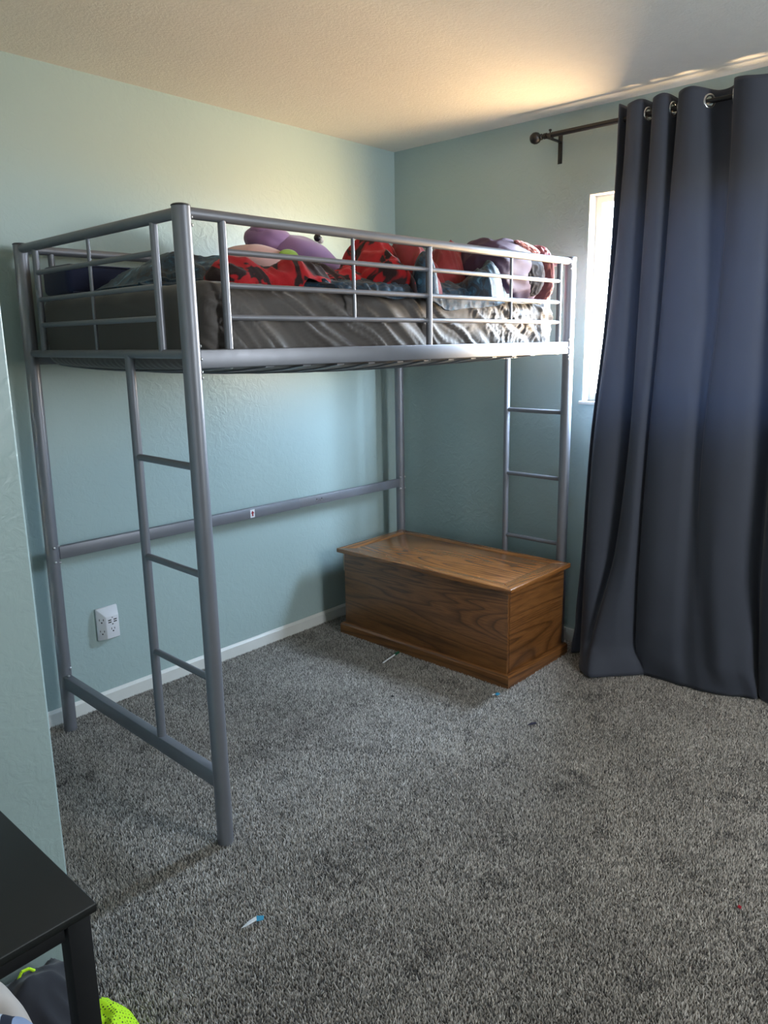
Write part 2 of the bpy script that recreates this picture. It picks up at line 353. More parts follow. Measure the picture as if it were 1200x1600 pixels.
# ------------------------------------------------------------------ loft bed
POST = dict(FL=((-2.1234, -1.1449), (-2.1282, -1.1399)), BL=((-2.1073, -.0873), (-2.0953, -.0808)), FR=((-.1385, -1.1725), (-.1458, -1.1747)), BR=((-.140, -.142), (-.140, -.137)))
HP = 1.868
def pp(k, z):
    (a, b), (c, d) = POST[k]; t = z/HP; return Vector((a+(c-a)*t, b+(d-b)*t, z))
def edge(k0, k1, t, z): return pp(k0, z).lerp(pp(k1, z), t)
bed = thing('loft_bed', 'silver metal loft bed with guard rails and end ladders in the corner', 'bed', (-1.13, -.65, 0))
PR = .0245
for k in POST:
    p = MB().tube(pp(k, .001), pp(k, HP), PR, 28).build('post', 'metal', bed)
    MB().lathe(pp(k, HP-.002), (0, 0, 1), [(PR+.0008, 0), (PR+.0008, .003), (PR-.004, .006)], 28).build('post_cap', 'cap', p)
def bolt(parent, p, d, r=.006):
    d = Vector(d).normalized(); MB().lathe(p, d, [(r, -.001), (r, .002), (r*.7, .004), (r*.25, .0045)], 12).build('bolt', 'bolt', parent)
def tube_to(k0, t0, k1, t1, z, r, name):     # along the side k0-k1 between fractions t0 and t1
    return MB().tube(edge(k0, k1, t0, z), edge(k0, k1, t1, z), r, 16).build(name, 'metal', bed)
ROWS = (1.763, 1.673, 1.587); TOP = 1.849
def side_t(k0, k1, x):
    a, b = pp(k0, 1.5), pp(k1, 1.5); return (x-a.x)/(b.x-a.x)
for (k0, k1) in (('FL', 'FR'), ('BL', 'BR')):
    tube_to(k0, .008, k1, .992, TOP+.003, .0155, 'top_rail')
    xs = [-2.003, -1.129, -.236] if k0 == 'FL' else [-1.992, -1.129, -.24]
    for x in xs:
        t = side_t(k0, k1, x); MB().tube(edge(k0, k1, t, TOP), edge(k0, k1, t, 1.49), .0115, 16).build('guard_upright', 'metal', bed)
    for a_, b_ in ((0, 1), (1, 2)):
        for z in ROWS: tube_to(k0, side_t(k0, k1, xs[a_]), k1, side_t(k0, k1, xs[b_]), z, .0082, 'guard_rail')
        xm = (xs[a_]+xs[b_])/2 - (.035 if k0 == 'FL' else 0)
        xm = (-1.506, -.612)[a_] if k0 == 'FL' else xm
        t = side_t(k0, k1, xm); MB().tube(edge(k0, k1, t, TOP), edge(k0, k1, t, ROWS[2]), .0058, 12).build('guard_spindle', 'metal', bed)
    # flat deck rail
    o = MB().bar(edge(k0, k1, .010, 1.475), edge(k0, k1, .99, 1.475), .026, .052).build('deck_rail', 'metal', bed, bevel=.003)
    s_ = -1 if k0 == 'FL' else 1
    for x in (-2.0, -1.129, -.24): q = edge(k0, k1, side_t(k0, k1, x), 1.449); bolt(o, q, (0, 0, -1), .005)
# joints of rails to posts at the long side: brackets with bolts
for k0, dx in (('FL', 1), ('FR', -1)):
    for z in (1.84, 1.82, 1.51, 1.475, 1.44, 1.425):
        q = pp(k0, z); bolt(bed.children[0], q+Vector((dx*.0245*.8, -.0245*.6, 0)), (dx*.8, -.6, 0), .0045)
for k0, k1 in (('BL', 'FL'), ('BR', 'FR')):
    ya, yb = (-.205, -.997) if k0 == 'BL' else (-.255, -1.062)
    L0, L1 = pp(k0, 1.6), pp(k1, 1.6)
    T = lambda y: (y-L0.y)/(L1.y-L0.y)
    tube_to(k0, .01, k1, .99, TOP+.003, .0155, 'top_rail')
    for y in (ya, yb): MB().tube(edge(k0, k1, T(y), TOP), edge(k0, k1, T(y), 1.49), .0112, 16).build('guard_upright', 'metal', bed)
    ym = -.602 if k0 == 'BL' else -.66
    MB().tube(edge(k0, k1, T(ym), TOP), edge(k0, k1, T(ym), 1.49), .0058, 12).build('guard_spindle', 'metal', bed)
    for z in ROWS: tube_to(k0, T(ya), k1, T(yb), z, .0082, 'guard_rail')
    tube_to(k0, .012, k1, .988, 1.489, .0125, 'end_rail')
    # ladder
    yl = -.803 if k0 == 'BL' else -.848
    MB().tube(edge(k0, k1, T(yl), 1.488), edge(k0, k1, T(yl), .235), .0145, 18).build('ladder_upright', 'metal', bed)
    for z in (1.178, .862, .543): tube_to(k0, T(yl), k1, .985, z, .0105, 'rung')
    o = MB().bar(edge(k0, k1, .014, .216), edge(k0, k1, .986, .216), .03, .052).build('floor_bar', 'metal', bed, bevel=.003)
    if k0 == 'BL':
        bolt(o, edge(k0, k1, .03, .243), (0, 0, 1), .006); bolt(o, pp('BL', .27)+Vector((.012, -.0235, 0)), (.3, -1, 0), .005)
# back brace with telescoping seam, slots and sticker
o = MB().bar(edge('BL', 'BR', .012, .735), edge('BL', 'BR', .62, .733), .022, .05).build('back_brace', 'metal', bed, bevel=.002)
o2 = MB().bar(edge('BL', 'BR', .6, .733), edge('BL', 'BR', .99, .731), .019, .046).build('back_brace', 'metal', bed, bevel=.002)
# red arrow sticker on the brace
q = edge('BL', 'BR', (-1.174+2.103)/1.963, .732) + Vector((0, -.0115, 0))
st_ = MB().box((q.x-.0125, q.y-.0006, q.z-.019), (q.x+.0125, q.y+.0005, q.z+.019)).build('sticker', 'paper', o)
ar = MB(); y0 = q.y-.0012
for lo, hi in (((-.0038, -.012), (.0038, .002)),):
    ar.box((q.x+lo[0], y0, q.z+lo[1]), (q.x+hi[0], q.y-.0006, q.z+hi[1]))
ar.add([(q.x-.0095, y0, q.z+.001), (q.x+.0095, y0, q.z+.001), (q.x, y0, q.z+.014), (q.x-.0095, q.y-.0006, q.z+.001), (q.x+.0095, q.y-.0006, q.z+.001), (q.x, q.y-.0006, q.z+.014)], [(0, 1, 2), (5, 4, 3), (0, 3, 4, 1), (1, 4, 5, 2), (2, 5, 3, 0)])
ao = ar.build('arrow_print', 'red_scrap', o); ao['label'] = 'red printed up arrow'
for x in (-.775, -.742):
    q2 = edge('BL', 'BR', (x+2.103)/1.963, .73); MB().lathe((q2.x, q2.y-.0092, q2.z+.001), (0, -1, 0), [(.006, 0), (.006, .0012), (.004, .0013)], 12).build('screw', 'bolt', o2)
    MB().lathe((q2.x, q2.y-.0096, q2.z+.006), (0, -1, 0), [(.0035, 0), (.0035, .0012)], 10).build('screw_hole', 'hole', o2)
for k0, sx in (('BL', 1), ('BR', -1)):
    for z in (.765, .70):
        bolt(o, pp(k0, z)+Vector((sx*.019, -.016, 0)), (sx*.7, -.7, 0), .0065)
        if k0 == 'BR': bolt(o, pp(k0, z)+Vector((.012, -.0215, 0)), (.5, -1, 0), .0055)
for z in (.762, .705): bolt(o, pp('BL', z)+Vector((-.002, -.0242, 0)), (0, -1, 0), .0055)
# mattress slats, bowed by the load
def sag(x, y): return -.052*max(0, 1-((x+1.12)/1.0)**2)**.6*max(0, 1-((y+.62)/.54)**2)**.7
for i in range(13):
    x = -2.0+i*.147; m = MB(); pts = [(x, -1.135+j*(1.02/10)) for j in range(11)]
    for j in range(10):
        (xa, ya), (xb, yb) = pts[j], pts[j+1]; za = 1.4515+sag(xa, ya); zb = 1.4515+sag(xb, yb)
        m.add([(xa-.016, ya, za), (xa+.016, ya, za), (xb+.016, yb, zb), (xb-.016, yb, zb), (xa-.016, ya, za+.004), (xa+.016, ya, za+.004), (xb+.016, yb, zb+.004), (xb-.016, yb, zb+.004)],
              [(0, 1, 2, 3), (4, 5, 6, 7), (0, 1, 5, 4), (3, 2, 6, 7), (0, 3, 7, 4), (1, 2, 6, 5)])
    m.build('slat', 'metal', bed)

# ------------------------------------------------------------------ mattress in its fitted sheet
def grid_obj(name, P, mat, parent=None, closed_u=False, flip=False, thick=0, keep=None):
    nu, nv = len(P), len(P[0]); vs = [tuple(q) for r_ in P for q in r_]; fs = []
    for i in range(nu if closed_u else nu-1):
        for j in range(nv-1):
            if keep and not keep(i, j): continue
            k = (i+1) % nu; f = (i*nv+j, k*nv+j, k*nv+j+1, i*nv+j+1); fs.append(f[::-1] if flip else f)
    me = bpy.data.meshes.new(name); me.from_pydata(vs, [], fs); me.materials.append(M[mat])
    bm = bmesh.new(); bm.from_mesh(me); bmesh.ops.delete(bm, geom=[v for v in bm.verts if not v.link_faces], context='VERTS'); bm.to_mesh(me); bm.free(); me.shade_smooth()
    o = bpy.data.objects.new(name, me); COL.objects.link(o)
    if thick: md = o.modifiers.new('thickness', 'SOLIDIFY'); md.thickness = thick; md.offset = 0
    if parent: attach(o, parent)
    return o
def mattress():
    X0, X1, Y0, Y1, Z0, Z1 = -2.072, -.178, -1.118, -.115, 1.458, 1.676; R_ = .045
    # closed section loop (around x axis), swept along x with rounded ends
    def section(t):      # t in 0..1 around: front bottom -> front top -> back top -> back bottom
        H = Z1-Z0; Wd = Y1-Y0; per = [H, Wd, H, Wd]; s = t*sum(per)
        if s < H: return (Y0, Z0+s, (-1, 0))
        s -= H
        if s < Wd: return (Y0+s, Z1, (0, 1))
        s -= Wd
        if s < H: return (Y1, Z1-s, (1, 0))
        s -= H; return (Y1-s, Z0, (0, -1))
    NU, NV = 330, 260; P = []
    cy, cz = (Y0+Y1)/2, (Z0+Z1)/2; hy, hz = (Y1-Y0)/2, (Z1-Z0)/2
    for i in range(NU+1):
        u = i/NU; x = X0+(X1-X0)*u; row = []
        ex = min(x-X0, X1-x); shrink = 0 if ex > R_ else R_-math.sqrt(max(0, R_*R_-(R_-ex)**2))
        for j in range(NV):
            y, z, n = section(j/NV); dy, dz = y-cy, z-cz
            ry, rz = hy-R_, hz-R_; qy, qz = max(-ry, min(ry, dy)), max(-rz, min(rz, dz)); ey, ez = dy-qy, dz-qz; l = math.hypot(ey, ez)
            m_ = max(abs(ey), abs(ez)); f = m_/l if l > 1e-6 else 1
            f = 1 if l < 1e-6 else (R_/l if (abs(ey) > 1e-6 and abs(ez) > 1e-6) else 1)
            dy, dz = qy+ey*f, qz+ez*f
            dy -= math.copysign(min(shrink, abs(dy)), dy); dz -= math.copysign(min(shrink, abs(dz)), dz)
            yy, zz = cy+dy, cz+dz
            # drape folds: diagonal ridges on the long face, finer crumples towards the foot end
            wob = fbm(x*1.6, zz*2, 3)*.5; ph = (x*.82+(zz-Z0)*1.25)+wob*.22
            if n[0] == -1 or (n[1] == 1 and yy < Y0+.12):
                a1 = max(0, 1-abs(mn.noise(Vector((ph*11, zz*1.0, 1.7))))*3.2)
                a2 = max(0, 1-abs(mn.noise(Vector((ph*27, zz*2.2, 5.7))))*3.2)
                rgt = min(1, max(0, (x+1.0)/.55)); k = mn.noise(Vector((x*23+wob*3, zz*19-x*9, 2)))
                k2 = 1-abs(k)*2.2
                d = .011*a1*a1+.008*a2*a2*(.4+.6*rgt+.3*smoothstep(-1.2, -1.9, x))+rgt*.008*max(0, k2)
                yy -= d*.9-.004; zz += (d*.3 if n[1] == 1 else 0)
            elif n[1] == 1:
                zz += .004*fbm(x*6, yy*6, 0)
            elif n[1] == -1:
                t_ = sag(x, yy); zz += t_+.002*math.sin((x*2+yy*7)*26)*(1 if t_ < -.004 else 0)
            if ex < .08 and n[1] != -1:
                yk = mn.noise(Vector((yy*7+zz*9, zz*3, 9))); x_ = x+(-1 if x < cy-.3 else 1)*.006*yk
            else: x_ = x
            zz += (.012*math.exp(-((x+1.95)/.25)**2) if n[1] == 1 else 0)
            row.append((x_, yy, zz))
        P.append(row)
    # sweep: u rows, section loop closed in v
    vs = [q for r_ in P for q in r_]; fs = []
    for i in range(NU):
        for j in range(NV): k = (j+1) % NV; fs.append((i*NV+j, i*NV+k, (i+1)*NV+k, (i+1)*NV+j))
    fs.append(tuple(range(NV))[::-1]); fs.append(tuple(NU*NV+j for j in range(NV)))
    me = bpy.data.meshes.new('mattress'); me.from_pydata(vs, [], fs); me.materials.append(M['sheet']); me.shade_smooth(); me.set_sharp_from_angle(angle=math.radians(70))
    o = bpy.data.objects.new('mattress', me); COL.objects.link(o)
    tag(o, 'mattress in a wrinkled dark taupe fitted sheet on the loft bed', 'mattress')
mattress()

# ------------------------------------------------------------------ bedding (crumpled cloth height fields)
def heap(name, mat, x0, x1, y0, y1, bumps, base, amp=.012, freq=9, seed=0, st=.0055, stretch=(1, 1), front=None, parent=None, cut=.006):
    """cloth lying in folds: smooth bumps (x, y, rx, ry, h, turn) plus ridged wrinkles; front=(y, drop) lets it hang over an edge"""
    nx = int((x1-x0)/st); ny = int((y1-y0)/st); Z = {}; P = []
    for i in range(nx+1):
        x = x0+(x1-x0)*i/nx; row = []
        for j in range(ny+1):
            y = y0+(y1-y0)*j/ny; h = 0
            wx = x+.03*mn.noise(Vector((x*6, y*6, seed))); wy = y+.03*mn.noise(Vector((x*6+9, y*6, seed)))
            for (bx, by, rx, ry, bh, tr) in bumps:
                dx, dy = wx-bx, wy-by; c_, s_ = math.cos(tr), math.sin(tr); u_, v_ = (c_*dx+s_*dy)/rx, (-s_*dx+c_*dy)/ry
                q = u_*u_+v_*v_
                if q < 1: h = max(h, bh*(1-q)**.55) if h == 0 else (h**3+(bh*(1-q)**.55)**3)**(1/3)
            r1 = 1-abs(mn.noise(Vector((x*freq*stretch[0]+seed*3, y*freq*stretch[1], seed))))*2.4
            r2 = 1-abs(mn.noise(Vector((x*freq*2.3*stretch[1]+y*5, y*freq*2.3*stretch[0], seed+4))))*2.4
            hh = h+amp*(max(0, r1)-.35)*min(1, h/.02)+amp*.45*(max(0, r2)-.35)*min(1, h/.02)
            row.append((x, y, base+max(0, hh) if h > cut else base-.004)); Z[i, j] = h
        P.append(row)
    return grid_obj(name, P, mat, parent, keep=lambda i, j: max(Z[i, j], Z[i+1, j], Z[i, j+1], Z[i+1, j+1]) > cut)
MT = 1.668
def drape(name, mat, x0, x1, hem, crest, front, seed, label, cat, amp=.016):
    """comforter: hem(x) = lowest z on the mattress's front face, crest(x) = height of the heap; runs from hem over the edge to the back"""
    NX = int((x1-x0)/.0058); NV = 130; P = []
    for i in range(NX+1):
        x = x0+(x1-x0)*i/NX; row = []; hz = hem(x); cz = crest(x); taper = smoothstep(x0, x0+.06, x)*(1-smoothstep(x1-.06, x1, x))
        for j in range(NV+1):
            v = j/NV
            fy = front(x); on = smoothstep(-1.14, -1.09, fy)       # 0: hangs over the edge, 1: lies on top
            if v < .18: t = v/.18; y = fy-.004+.004*t; z = (hz+(1.665-hz)*t)*(1-on)+(1.684+.012*t)*on
            elif v < .3: t = (v-.18)/.12; y = fy+.09*math.sin(t*PI/2)*(1-.6*on); z = (1.665+.035*t)*(1-on)+(1.696+.012*t)*on
            else: t = (v-.3)/.7; y0_ = fy+.09-.054*on; y = y0_+(-.27-y0_)*t; z = 1.70+(cz-1.70)*math.sin(min(1, t/.38)*PI/2)**1.3 if t < .38 else 1.684+(cz-1.684)*max(0, 1-((t-.38)/.62)**2)
            r1 = 1-abs(mn.noise(Vector((x*11+y*6+seed, (y+z)*7, seed))))*2.3
            r2 = 1-abs(mn.noise(Vector((x*24-y*9, (y-z)*21, seed+4))))*2.3
            lump = mn.noise(Vector((x*6, y*6+z*4, seed+8)))
            d = (amp*(max(0, r1)-.2)+amp*.5*(max(0, r2)-.3)+amp*1.2*lump)*(.35 if v < .25 else 1)*taper
            row.append((x+d*.2, y-max(-.004, d)*.55, max(z+d*.8, 1.6 if v < .3 and on < .5 else 1.684)))
        P.append(row)
    o = grid_obj(name, P, mat, thick=.006); tag(o, label, cat); return o
def pw(pts):
    def f(x):
        if x <= pts[0][0]: return pts[0][1]
        for (a_, va), (b_, vb) in zip(pts, pts[1:]):
            if x <= b_: t = (x-a_)/(b_-a_); t = t*t*(3-2*t); return va+(vb-va)*t
        return pts[-1][1]
    return f
drape('comforter', 'teal', -2.0, -.34,
      pw([(-2.0, 1.675), (-1.5, 1.668), (-1.3, 1.655), (-1.2, 1.672), (-1.1, 1.655), (-1.0, 1.622), (-.86, 1.632), (-.72, 1.64), (-.6, 1.662), (-.34, 1.675)]),
      pw([(-2.0, 1.70), (-1.9, 1.76), (-1.82, 1.805), (-1.70, 1.80), (-1.55, 1.755), (-1.3, 1.745), (-1.15, 1.77), (-1.0, 1.80), (-.85, 1.81), (-.7, 1.80), (-.55, 1.84), (-.42, 1.80), (-.34, 1.70)]),
      pw([(-2.0, -.72), (-1.8, -.86), (-1.62, -1.02), (-1.5, -1.142), (-.34, -1.142)]),
      3, 'crumpled teal printed comforter spread along the mattress', 'comforter')
o = heap('comforter_fold', 'teal', -.84, -.44, -1.135, -.88, [(-.60, -1.05, .10, .07, .13, .3), (-.69, -1.06, .10, .065, .10, -.2), (-.52, -1.04, .06, .06, .12, .4)], MT+.02, .02, 12, 91, parent=bpy.data.objects['comforter'])
o['label'] = 'teal fold bunched up in front of the purple pillow'
o = heap('comforter_fold', 'teal', -1.12, -.96, -1.13, -.96, [(-1.05, -1.05, .05, .06, .15, .2)], MT+.02, .014, 14, 95, parent=bpy.data.objects['comforter'])
o = heap('fleece_blanket', 'red', -1.92, -1.1, -1.06, -.42, [(-1.78, -.93, .13, .10, .085, .1), (-1.6, -.97, .16, .09, .085, -.1), (-1.42, -.84, .2, .12, .088, .1), (-1.22, -.86, .12, .08, .095, -.3), (-1.5, -.78, .36, .2, .088, 0)], MT+.012, .022, 8, 11)
tag(o, 'bright red and black fleece blanket heaped below the plush toy', 'blanket')
o = heap('fleece_throw', 'red', -1.26, -.86, -1.10, -.52, [(-1.16, -.98, .055, .11, .12, .5), (-1.08, -.82, .075, .15, .235, .35), (-1.0, -.80, .05, .06, .20, 0), (-1.13, -.9, .06, .12, .17, .3)], MT+.014, .016, 10, 21)
tag(o, 'red and black throw standing in a peaked fold at mid bed', 'blanket')
o = heap('plaid_shirt', 'redcheck', -1.1, -.72, -1.12, -.6, [(-.96, -.90, .11, .13, .205, .3), (-.87, -.84, .09, .12, .20, -.3), (-.98, -1.02, .10, .07, .11, .2), (-.82, -.9, .06, .08, .14, 0)], MT+.02, .018, 11, 31)
tag(o, 'crumpled brick red shirt between the peaked throw and the red roll', 'shirt')
o = heap('rolled_sweater', 'redcheck', -.82, -.46, -1.06, -.6, [(-.66, -.86, .14, .11, .205, .25), (-.56, -.85, .08, .10, .205, .1)], MT+.03, .016, 14, 41, stretch=(1.8, .7))
tag(o, 'rolled crimson sweater with tight folds left of the purple pillow', 'sweater')
def blob(name, mat, c, r, amp, freq, seed, parent=None, rot=None, nu=90, nv=60, sq=1.0, ridged=True, stretch=(1, 1, 1)):
    """soft pillow-like body: a squashed super-ellipsoid with creases"""
    P = []; R3 = rot or Matrix.Identity(3)
    pw_ = lambda a_: math.copysign(abs(a_)**sq, a_)
    for i in range(nu):
        ph = 2*PI*i/nu; row = []
        for j in range(nv+1):
            th = PI*j/nv; d = Vector((pw_(math.sin(th))*pw_(math.cos(ph)), pw_(math.sin(th))*pw_(math.sin(ph)), pw_(math.cos(th))))
            k = mn.noise(Vector((d.x*freq*stretch[0]+seed, d.y*freq*stretch[1], d.z*freq*stretch[2]+seed)))
            k = (1-abs(k)*2.4)-.4 if ridged else k
            p = Vector((d.x*r[0], d.y*r[1], d.z*r[2])) + d.normalized()*amp*k
            row.append(tuple(Vector(c)+R3 @ p))
        P.append(row)
    return grid_obj(name, P, mat, parent, closed_u=True, flip=True)
t = thing('throw_pillow', 'plum satin pillow crumpled against the foot end guard rail', 'pillow', (-.42, -1.0, 1.68))
blob('pillow_body', 'purple', (-.425, -.985, 1.80), (.222, .125, .135), .010, 2.6, 5, t, Matrix.Rotation(.12, 3, 'Y'), sq=.75)
o = blob('pillow_lining', 'salmon', (-.218, -1.035, 1.80), (.028, .088, .125), .006, 3.0, 9, t, Matrix.Rotation(-.12, 3, 'Y') @ Matrix.Rotation(.25, 3, 'Z'), sq=.8, stretch=(1, 1, 2.2)); o['label'] = 'salmon pink side of pillowcase'
o = blob('pillow_hem', 'salmon', (-.36, -1.08, 1.905), (.10, .02, .012), .006, 4, 14, t, Matrix.Rotation(.18, 3, 'Y')); o['label'] = 'pale pink folded hem'
o = blob('pillow_shade', 'plumshade', (-.325, -1.085, 1.79), (.088, .036, .088), .005, 3, 23, t, Matrix.Rotation(.5, 3, 'Y')); o['label'] = 'dark plum blob painted as the shade in the pillowcase opening'  # shade in the pillowcase mouth, put in as a dark blob
t = thing('foam_bolster', 'navy blue foam cushion lying at the head end against the wall', 'cushion', (-1.87, -.25, 1.68))
m = MB(); m.box((-2.055, -.33, 1.688), (-1.60, -.135, 1.79)); m.build('cushion_body', 'navy', t, bevel=.02, seg=4)
m = MB(); m.tube((-2.04, -.333, 1.784), (-1.62, -.333, 1.784), .003, 8); m.tube((-2.04, -.333, 1.694), (-1.62, -.333, 1.694), .003, 8); m.build('piping', 'navy', t)
# plush toy
t = thing('plush_toy', 'lavender and peach stuffed toy with green spot leaning on the back rail', 'toy', (-1.15, -.38, 1.7))
blob('body', 'lav', (-1.03, -.40, 1.84), (.20, .12, .10), .006, 2, 2, t, Matrix.Rotation(.35, 3, 'Y'), ridged=False)
blob('head', 'lav', (-1.20, -.36, 1.93), (.105, .09, .062), .006, 2, 6, t, Matrix.Rotation(.1, 3, 'Y'), ridged=False)
blob('ear', 'lav', (-1.235, -.37, 1.955), (.06, .06, .04), .004, 2, 8, t, ridged=False)
o = blob('belly', 'peach', (-1.33, -.44, 1.825), (.17, .09, .072), .004, 2, 3, t, ridged=False); o['label'] = 'peach coloured belly'
o = blob('spot', 'green', (-1.235, -.525, 1.855), (.05, .012, .024), 0, 2, 3, t, ridged=False); o['label'] = 'lime green oval spot'
m = MB(); m.ball((-1.025, -.47, 1.945), .016); o = m.build('eye', 'black', t, smooth=True)
m = MB(); m.ball((-1.012, -.474, 1.936), .014); o = m.build('eye', 'whitecloth', t, smooth=True); o['label'] = 'cream bead'

# ------------------------------------------------------------------ oak chest
CY0, CY1, CX0, CX1 = -1.241, -.172, -.686, -.168
t = thing('blanket_chest', 'brown oak blanket chest with framed lid and plinth under the bed', 'chest', (-.43, -.7, 0))
b = MB(); b.box((-.661, -1.211, .06), (-.645, -.202, .446)); b.build('front_panel', 'wood_y', t, bevel=.0015)
b = MB(); b.box((-.6435, -1.2125, .06), (-.180, -1.196, .446)); b.build('side_panel', 'wood_x', t, bevel=.0015)
b = MB(); b.box((-.6435, -.218, .06), (-.180, -.2005, .446)); b.build('side_panel', 'wood_x', t, bevel=.0015)
b = MB(); b.box((-.196, -1.195, .06), (-.180, -.219, .446)); b.build('back_panel', 'wood_y', t)
MB().box((-.644, -1.195, .05), (-.197, -.219, .062)).build('bottom_panel', 'wood_y', t)
def plinth(p0, p1, nrm, mat):
    """moulded plinth board with a chamfered top edge and mitred ends"""
    (xa, ya), (xb, yb) = p0, p1; d = Vector((xb-xa, yb-ya)).normalized(); n = Vector(nrm); vs = []
    prof = [(0, .002), (.020, .002), (.020, .052), (.012, .062), (0, .064)]
    for (x, y, sg) in ((xa, ya, -1), (xb, yb, 1)):
        for o_, z in prof: vs.append((x+n.x*o_+d.x*o_*sg, y+n.y*o_+d.y*o_*sg, z))
    k = len(prof); MB().add(vs, [tuple(range(k))[::-1], tuple(range(k, 2*k))]+[(i, (i+1) % k, k+(i+1) % k, k+i) for i in range(k)]).build('plinth_board', mat, t, smooth=False)
plinth((-.661, -1.213), (-.661, -.20), (-1, 0), 'wood_base'); plinth((-.661, -1.213), (-.180, -1.213), (0, -1), 'wood_basex')
plinth((-.661, -.2), (-.180, -.2), (0, 1), 'wood_basex')
lid = MB(); lid.box((CX0+.062, CY0+.075, .446), (CX1-.062, CY1-.075, .4665)); lid = lid.build('lid', 'wood_top_lit', t, bevel=.0008)
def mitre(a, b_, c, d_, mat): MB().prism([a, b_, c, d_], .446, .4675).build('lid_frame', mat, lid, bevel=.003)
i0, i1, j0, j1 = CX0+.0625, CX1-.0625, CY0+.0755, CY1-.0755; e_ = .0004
mitre((CX0, CY0+e_), (CX0, CY1-e_), (i0, j1-e_), (i0, j0+e_), 'wood_top_lit'); mitre((CX1, CY0+e_), (i1, j0+e_), (i1, j1-e_), (CX1, CY1-e_), 'wood_top_lit')
mitre((CX0, CY0), (i0, j0), (i1, j0), (CX1, CY0), 'wood_rail_lit'); mitre((CX0, CY1), (CX1, CY1), (i1, j1), (i0, j1), 'wood_rail_lit')

# ------------------------------------------------------------------ curtain rod and curtain
t = thing('curtain_rod', 'black curtain rod with ball finial and wall bracket above the window', 'curtain rod', (-.09, -2.0, 2.413))
RZ = 2.413; RX = -.092
MB().tube((RX, -.985, RZ), (RX, -3.15, RZ), .0095, 18).build('rod', 'black', t)
MB().tube((RX, -1.03, RZ), (RX, -1.6, RZ), .0115, 18).build('rod_sleeve', 'black', t)
for s_, y in ((1, -.985), (-1, -3.15)):
    f_ = MB().lathe((RX, y, RZ), (0, s_, 0), [(.0125, -.018), (.0125, -.004), (.009, -.002), (.0085, .004), (.013, .007), (.013, .012), (.008, .015), (.014, .018), (.022, .026), (.0255, .037), (.025, .048), (.019, .060), (.009, .066), (.001, .067)], 28)
    f_.build('finial', 'black', t)
for y in (-1.022, -3.08):
    m = MB(); m.box((-.0035, y-.011, 2.305), (-.0005, y+.011, RZ+.02)); m.box((RX-.012, y-.0085, RZ-.0175), (-.003, y+.0085, RZ-.0115)); m.box((RX-.0155, y-.0085, RZ-.0175), (RX-.0125, y+.0085, RZ-.001)); m.box((RX+.0125, y-.0085, RZ-.0175), (RX+.0155, y+.0085, RZ+.006))
    bk = m.build('bracket', 'black', t, bevel=.001)
    MB().lathe((RX, y+.002, RZ+.009), (0, 0, 1), [(.003, 0), (.003, .008), (.0065, .009), (.0065, .015), (.002, .017)], 14).build('thumb_screw', 'black', bk)
    for z in (2.325, 2.39): MB().lathe((-.0035, y, z), (-1, 0, 0), [(.0035, 0), (.003, .0015)], 10).build('screw', 'black', bk)

